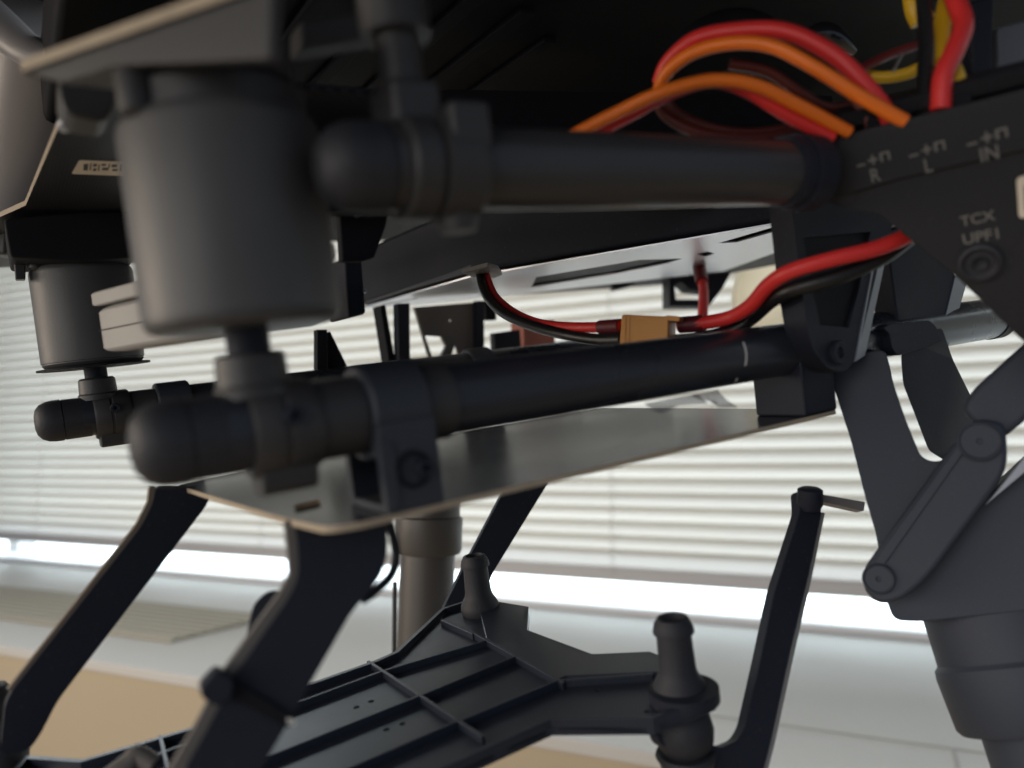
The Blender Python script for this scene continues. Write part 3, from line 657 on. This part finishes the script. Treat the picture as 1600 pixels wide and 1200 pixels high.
part(MB().lathe(H(1531, 410, 0), HN, [(0, 3.9), (.9, 3.7), (1.2, 3.0), (.6, 2.3), (.6, 1.6), (1.0, 1.3), (.2, .4)], 32), 'grommet', M_rubber, hub)
part(MB().lathe(H(1318, 300, -1), HN, [(0, 2.4), (1.2, 2.2)], 20), 'hub_plug', M_rubber, hub)
lbq = [(1588, 278), (1660, 262), (1660, 330), (1592, 342)]
hp(lbq, .35, .35, 'label', M_label, hub, .8, 0); hp([(1599, 290), (1660, 276), (1660, 318), (1601, 328)], .42, .06, 'print_panel', mat('label_print', (.30, .26, .26), .6), hub, .2, 0)
hx = (H(1560, 230) - H(1360, 280)).normalized(); hy = HN.cross(hx).normalized()
if hy.z < 0: hy = -hy
M_print = mat('print_grey', (.18, .176, .165), .7)
def text(s_, px, py, size, off, name='lettering', sx=1.0):
    cu = bpy.data.curves.new(name, 'FONT'); cu.body = s_; cu.size = size * MM; cu.align_x = 'CENTER'; cu.align_y = 'CENTER'; cu.extrude = .00003; cu.offset = .00004
    to = bpy.data.objects.new(name, cu); COL.objects.link(to)
    dg = bpy.context.evaluated_depsgraph_get(); me = bpy.data.meshes.new_from_object(to.evaluated_get(dg))
    bpy.data.objects.remove(to); bpy.data.curves.remove(cu)
    c0 = H(px, py, off); inv = DM.inverted()
    for v in me.vertices: v.co = inv @ (c0 + hx * v.co.x * sx + hy * v.co.y + HN * v.co.z)
    me.materials.clear(); me.materials.append(M_print); me.name = name
    o = bpy.data.objects.new(name, me); COL.objects.link(o); o.parent = hub
def symbols(px, py, sc):
    c0 = H(px, py, 1.08); q = .00003
    def rect(x0, y0, x1, y1, mb):
        mb.slab([c0 + (hx * x0 + hy * y0) * sc * MM, c0 + (hx * x1 + hy * y0) * sc * MM, c0 + (hx * x1 + hy * y1) * sc * MM, c0 + (hx * x0 + hy * y1) * sc * MM], HN * q)
    mb = MB(); rect(-3.1, -.6, -1.5, -.2, mb); part(mb, 'minus_mark', M_print, hub)
    mb = MB(); rect(-.9, -.15, .9, .25, mb); rect(-.2, .26, .2, 1.0, mb); rect(-.2, -.9, .2, -.16, mb); part(mb, 'plus_mark', M_print, hub)
    mb = MB(); rect(1.3, -.8, 1.75, 1.0, mb); rect(1.76, .6, 2.7, 1.0, mb); rect(2.71, -.8, 3.1, 1.0, mb); part(mb, 'pulse_mark', M_print, hub)
symbols(1364, 250, .95); symbols(1448, 234, .95); symbols(1542, 215, 1.0)
text('R', 1367, 275, 3.6, 1.05, sx=.8); text('L', 1450, 260, 3.6, 1.05, sx=.8); text('IN', 1546, 241, 3.6, 1.05, sx=.85)
text('TCX', 1527, 342, 2.7, .05); text('UPF1', 1534, 370, 2.9, .05)

def plug(px, root):
    MB().slab(rounded([H(x, y, -1.0) for x, y in px], .4), -HN * 5 * MM).build('plug_housing', M_soft, root, root, bevel=.3)
PLUGS = [[(1268, 236), (1272, 206), (1336, 190), (1338, 218)], [(1352, 216), (1354, 186), (1424, 170), (1426, 198)], [(1438, 196), (1440, 164), (1518, 146), (1520, 176)]]
# added glossy black pipes above the wires, shaped to catch window highlights
part(MB().sweep([Z(1040, 100, 172), Z(1085, 62, 176), Z(1140, 42, 180), Z(1190, 45, 182), Z(1220, 60, 184)], lambda t: 1.5 + 2.6 * math.sin(math.pi * t), 16), 'highlight_pipe', M_gblack)
part(MB().sweep([Z(1250, 62, 184), Z(1290, 55, 185), Z(1335, 80, 188)], lambda t: 1 + 2 * math.sin(math.pi * t), 14), 'highlight_pipe', M_gblack)
part(MB().sweep([Z(860, 30, 190), Z(940, 5, 190), Z(1020, -20, 190)], 3.0, 14), 'highlight_pipe', M_gblack)
hz([(1558, 40), (1680, 10), (1680, 130), (1552, 150), (1560, 90)], 165, 6, 'silver_cover', mat('cover_grey', (.12, .13, .15), .5), bevel=1)
hz([(1515, 0), (1556, -10), (1552, 120), (1520, 130)], 160, 8, 'cable_clip', M_black, bevel=1)

# ================================================================== CABLES
def cable_thing(name, label, at, cat='cable', group=None): return thing(name, label, cat, Matrix.Translation(at), group)
def wire(pts, r, name, m, root, **k): return MB().sweep(pts, r, **k).build(name, m, root, root)
pc = cable_thing('power_cable', 'thick red and black power cable joined by an amber plug above the rail', Z(1010, 515, 181))
VX = 20
r_ = lambda px, py, z: Z(px, py, z)
wire([r_(1445, 350, 157), r_(1422, 366, 156), r_(1370, 388, 156), r_(1300, 405, 157), r_(1235, 424, 160), r_(1200, 446, 165), r_(1172, 478, 171), r_(1140, 496, 177), r_(1095, 505, 181), r_(1060, 508, 184)], 1.65, 'red_wire', M_red, pc)
wire([r_(1420, 372, 160), r_(1385, 398, 160), r_(1350, 416, 160), r_(1300, 436, 160), r_(1240, 452, 163), r_(1205, 470, 169), r_(1175, 496, 178), r_(1140, 518, 181), r_(1090, 530, 185), r_(1050, 534, 186)], 1.7, 'black_wire', M_wblack, pc)
wire([r_(970, 509, 186), r_(935, 511, 192), r_(890, 511, 200), r_(845, 506, 212), r_(805, 490, 226), r_(775, 465, 240), r_(762, 438, 250), r_(758, 420, 256)], 1.35, 'red_wire', M_red, pc)
wire([r_(972, 530, 186), r_(930, 530, 192), r_(880, 522, 200), r_(830, 509, 212), r_(788, 490, 226), r_(763, 466, 238), r_(752, 440, 248), r_(750, 420, 256)], 1.45, 'black_wire', M_wblack, pc)
wire([r_(1062, 508, 184), r_(1100, 505, 181)], 2.0, 'shrink_sleeve', M_shrink, pc, steps=4)
wire([r_(938, 511, 191.5), r_(970, 509, 186)], 1.75, 'shrink_sleeve', M_shrink, pc, steps=4)
wire([r_(940, 531, 190.5), r_(972, 530, 186)], 1.75, 'shrink_sleeve', M_wblack, pc, steps=4)
# amber plug: front face on a plane through its four corners
k0, k1, k2 = Z(968, 495, 184), Z(1046, 492, 179), Z(968, 560, 184)
KN = (k1 - k0).cross(k2 - k0).normalized(); KN = KN if KN.dot(k0 - CAM) > 0 else -KN
def K(px, py): return on(px, py, k0, KN)
MB().slab(rounded([K(971, 491), K(1045, 494), K(1043, 562), K(966, 562)], .8), KN * 8 * MM).build('plug', M_conn, pc, pc, bevel=.4)
MB().slab(rounded([K(1040, 492), K(1062, 494), K(1062, 502), K(1044, 501)], .4), KN * 8 * MM).build('plug_collar', M_conn, pc, pc, bevel=.3)
MB().slab(rounded([K(1040, 542), K(1062, 542), K(1062, 560), K(1044, 560)], .4), KN * 8 * MM).build('plug_collar', M_conn, pc, pc, bevel=.3)
for x in (977, 983): MB().slab([K(x, 492.5), K(x + 1.2, 492.6), K(x - .8, 560), K(x - 2, 560)], -KN * .15 * MM).build('plug_groove', M_conn, pc, pc)
# straight red lead hanging from the tray
vl = cable_thing('red_lead', 'short straight red lead hanging from the pale tray behind the amber plug', Z(1097, 470, 320))
wire([r_(1090, 380, 352), r_(1093, 420, 340), r_(1099, 450, 330), r_(1098, 490, 315), r_(1093, 545, 300)], 2.1, 'wire', M_red, vl)
wire([r_(1090, 388, 350), r_(1093, 420, 340), r_(1097, 441, 333)], 2.9, 'shrink_sleeve', M_dred, vl)
# servo ribbons
s1 = cable_thing('servo_cable', 'orange and red ribbon lead arching low over the upper tube into the first socket', Z(1325, 205, 146), 'cable', 'ribbon leads plugged into the hub')
wire([r_(860, 232, 150), r_(905, 206, 146), r_(960, 178, 143), r_(1030, 146, 140), r_(1110, 126, 139), r_(1180, 133, 139), r_(1250, 166, 141), r_(1326, 206, 144)], 1.2, 'orange_wire', M_orange, s1)
wire([r_(875, 234, 152), r_(935, 204, 148), r_(990, 176, 146), r_(1040, 148, 143), r_(1110, 126, 142), r_(1165, 140, 142), r_(1225, 176, 143), r_(1300, 216, 145)], 1.35, 'red_wire', M_red, s1)
wire([r_(1020, 150, 150), r_(1045, 185, 150), r_(1100, 210, 150), r_(1180, 216, 152), r_(1240, 205, 154)], 1.0, 'brown_wire', M_brown, s1)
wire([r_(1030, 148, 152), r_(1060, 178, 152), r_(1110, 200, 152), r_(1170, 208, 154), r_(1240, 200, 155)], 1.0, 'brown_wire', M_brown, s1)
wire([r_(1140, 100, 152), r_(1200, 112, 152), r_(1250, 145, 152), r_(1290, 168, 153), r_(1335, 165, 154)], 1.1, 'brown_wire', M_brown, s1)
s2 = cable_thing('servo_cable', 'orange and red ribbon lead arching high over the other one into the second socket', Z(1415, 190, 142), 'cable', 'ribbon leads plugged into the hub')
wire([r_(1026, 150, 158), r_(1040, 116, 154), r_(1080, 84, 150), r_(1140, 68, 146), r_(1205, 72, 143), r_(1270, 104, 141), r_(1340, 148, 140), r_(1414, 190, 140)], 1.3, 'orange_wire', M_orange, s2)
wire([r_(1030, 130, 160), r_(1045, 96, 157), r_(1090, 60, 152), r_(1160, 47, 148), r_(1230, 50, 145), r_(1300, 84, 143), r_(1345, 125, 142), r_(1378, 165, 142), r_(1392, 194, 143)], 1.6, 'red_wire', M_red, s2)
wire([r_(1325, 140, 146), r_(1345, 165, 145), r_(1362, 198, 145)], 1.1, 'brown_wire', mat('wire_mauve', (.20, .06, .05), .5), s2)
wire([r_(1325, 120, 156), r_(1380, 90, 158), r_(1440, 68, 160)], .9, 'brown_wire', M_dred, s2)
s3 = cable_thing('input_cable', 'red, yellow and black lead standing upright in the hub socket above the IN mark', Z(1490, 165, 136))
wire([r_(1480, -30, 145), r_(1497, 10, 142), r_(1505, 40, 140), r_(1492, 78, 138), r_(1474, 118, 137), r_(1470, 172, 137)], 1.75, 'red_wire', M_red, s3)
wire([r_(1488, -30, 150), r_(1472, 40, 147), r_(1468, 85, 144), r_(1490, 112, 141), r_(1503, 168, 139)], 1.6, 'yellow_wire', M_yellow, s3)
wire([r_(1440, -30, 146), r_(1447, 60, 143), r_(1445, 120, 141), r_(1446, 175, 139)], 1.4, 'black_wire', M_wblack, s3)
wire([r_(1330, 112, 162), r_(1375, 121, 160), r_(1420, 114, 158), r_(1460, 92, 156)], 1.25, 'yellow_wire', M_yellow, s3)
wire([r_(1428, -30, 158), r_(1432, 10, 158), r_(1442, 34, 158)], 2.4, 'yellow_wire', M_yellow, s3)
wire([r_(1395, 112, 150), r_(1402, 98, 150), r_(1410, 84, 150)], .25, 'bare_strand', M_metal, s3)

for px_, rt_ in zip(PLUGS, (s1, s2, s3)): plug(px_, rt_)
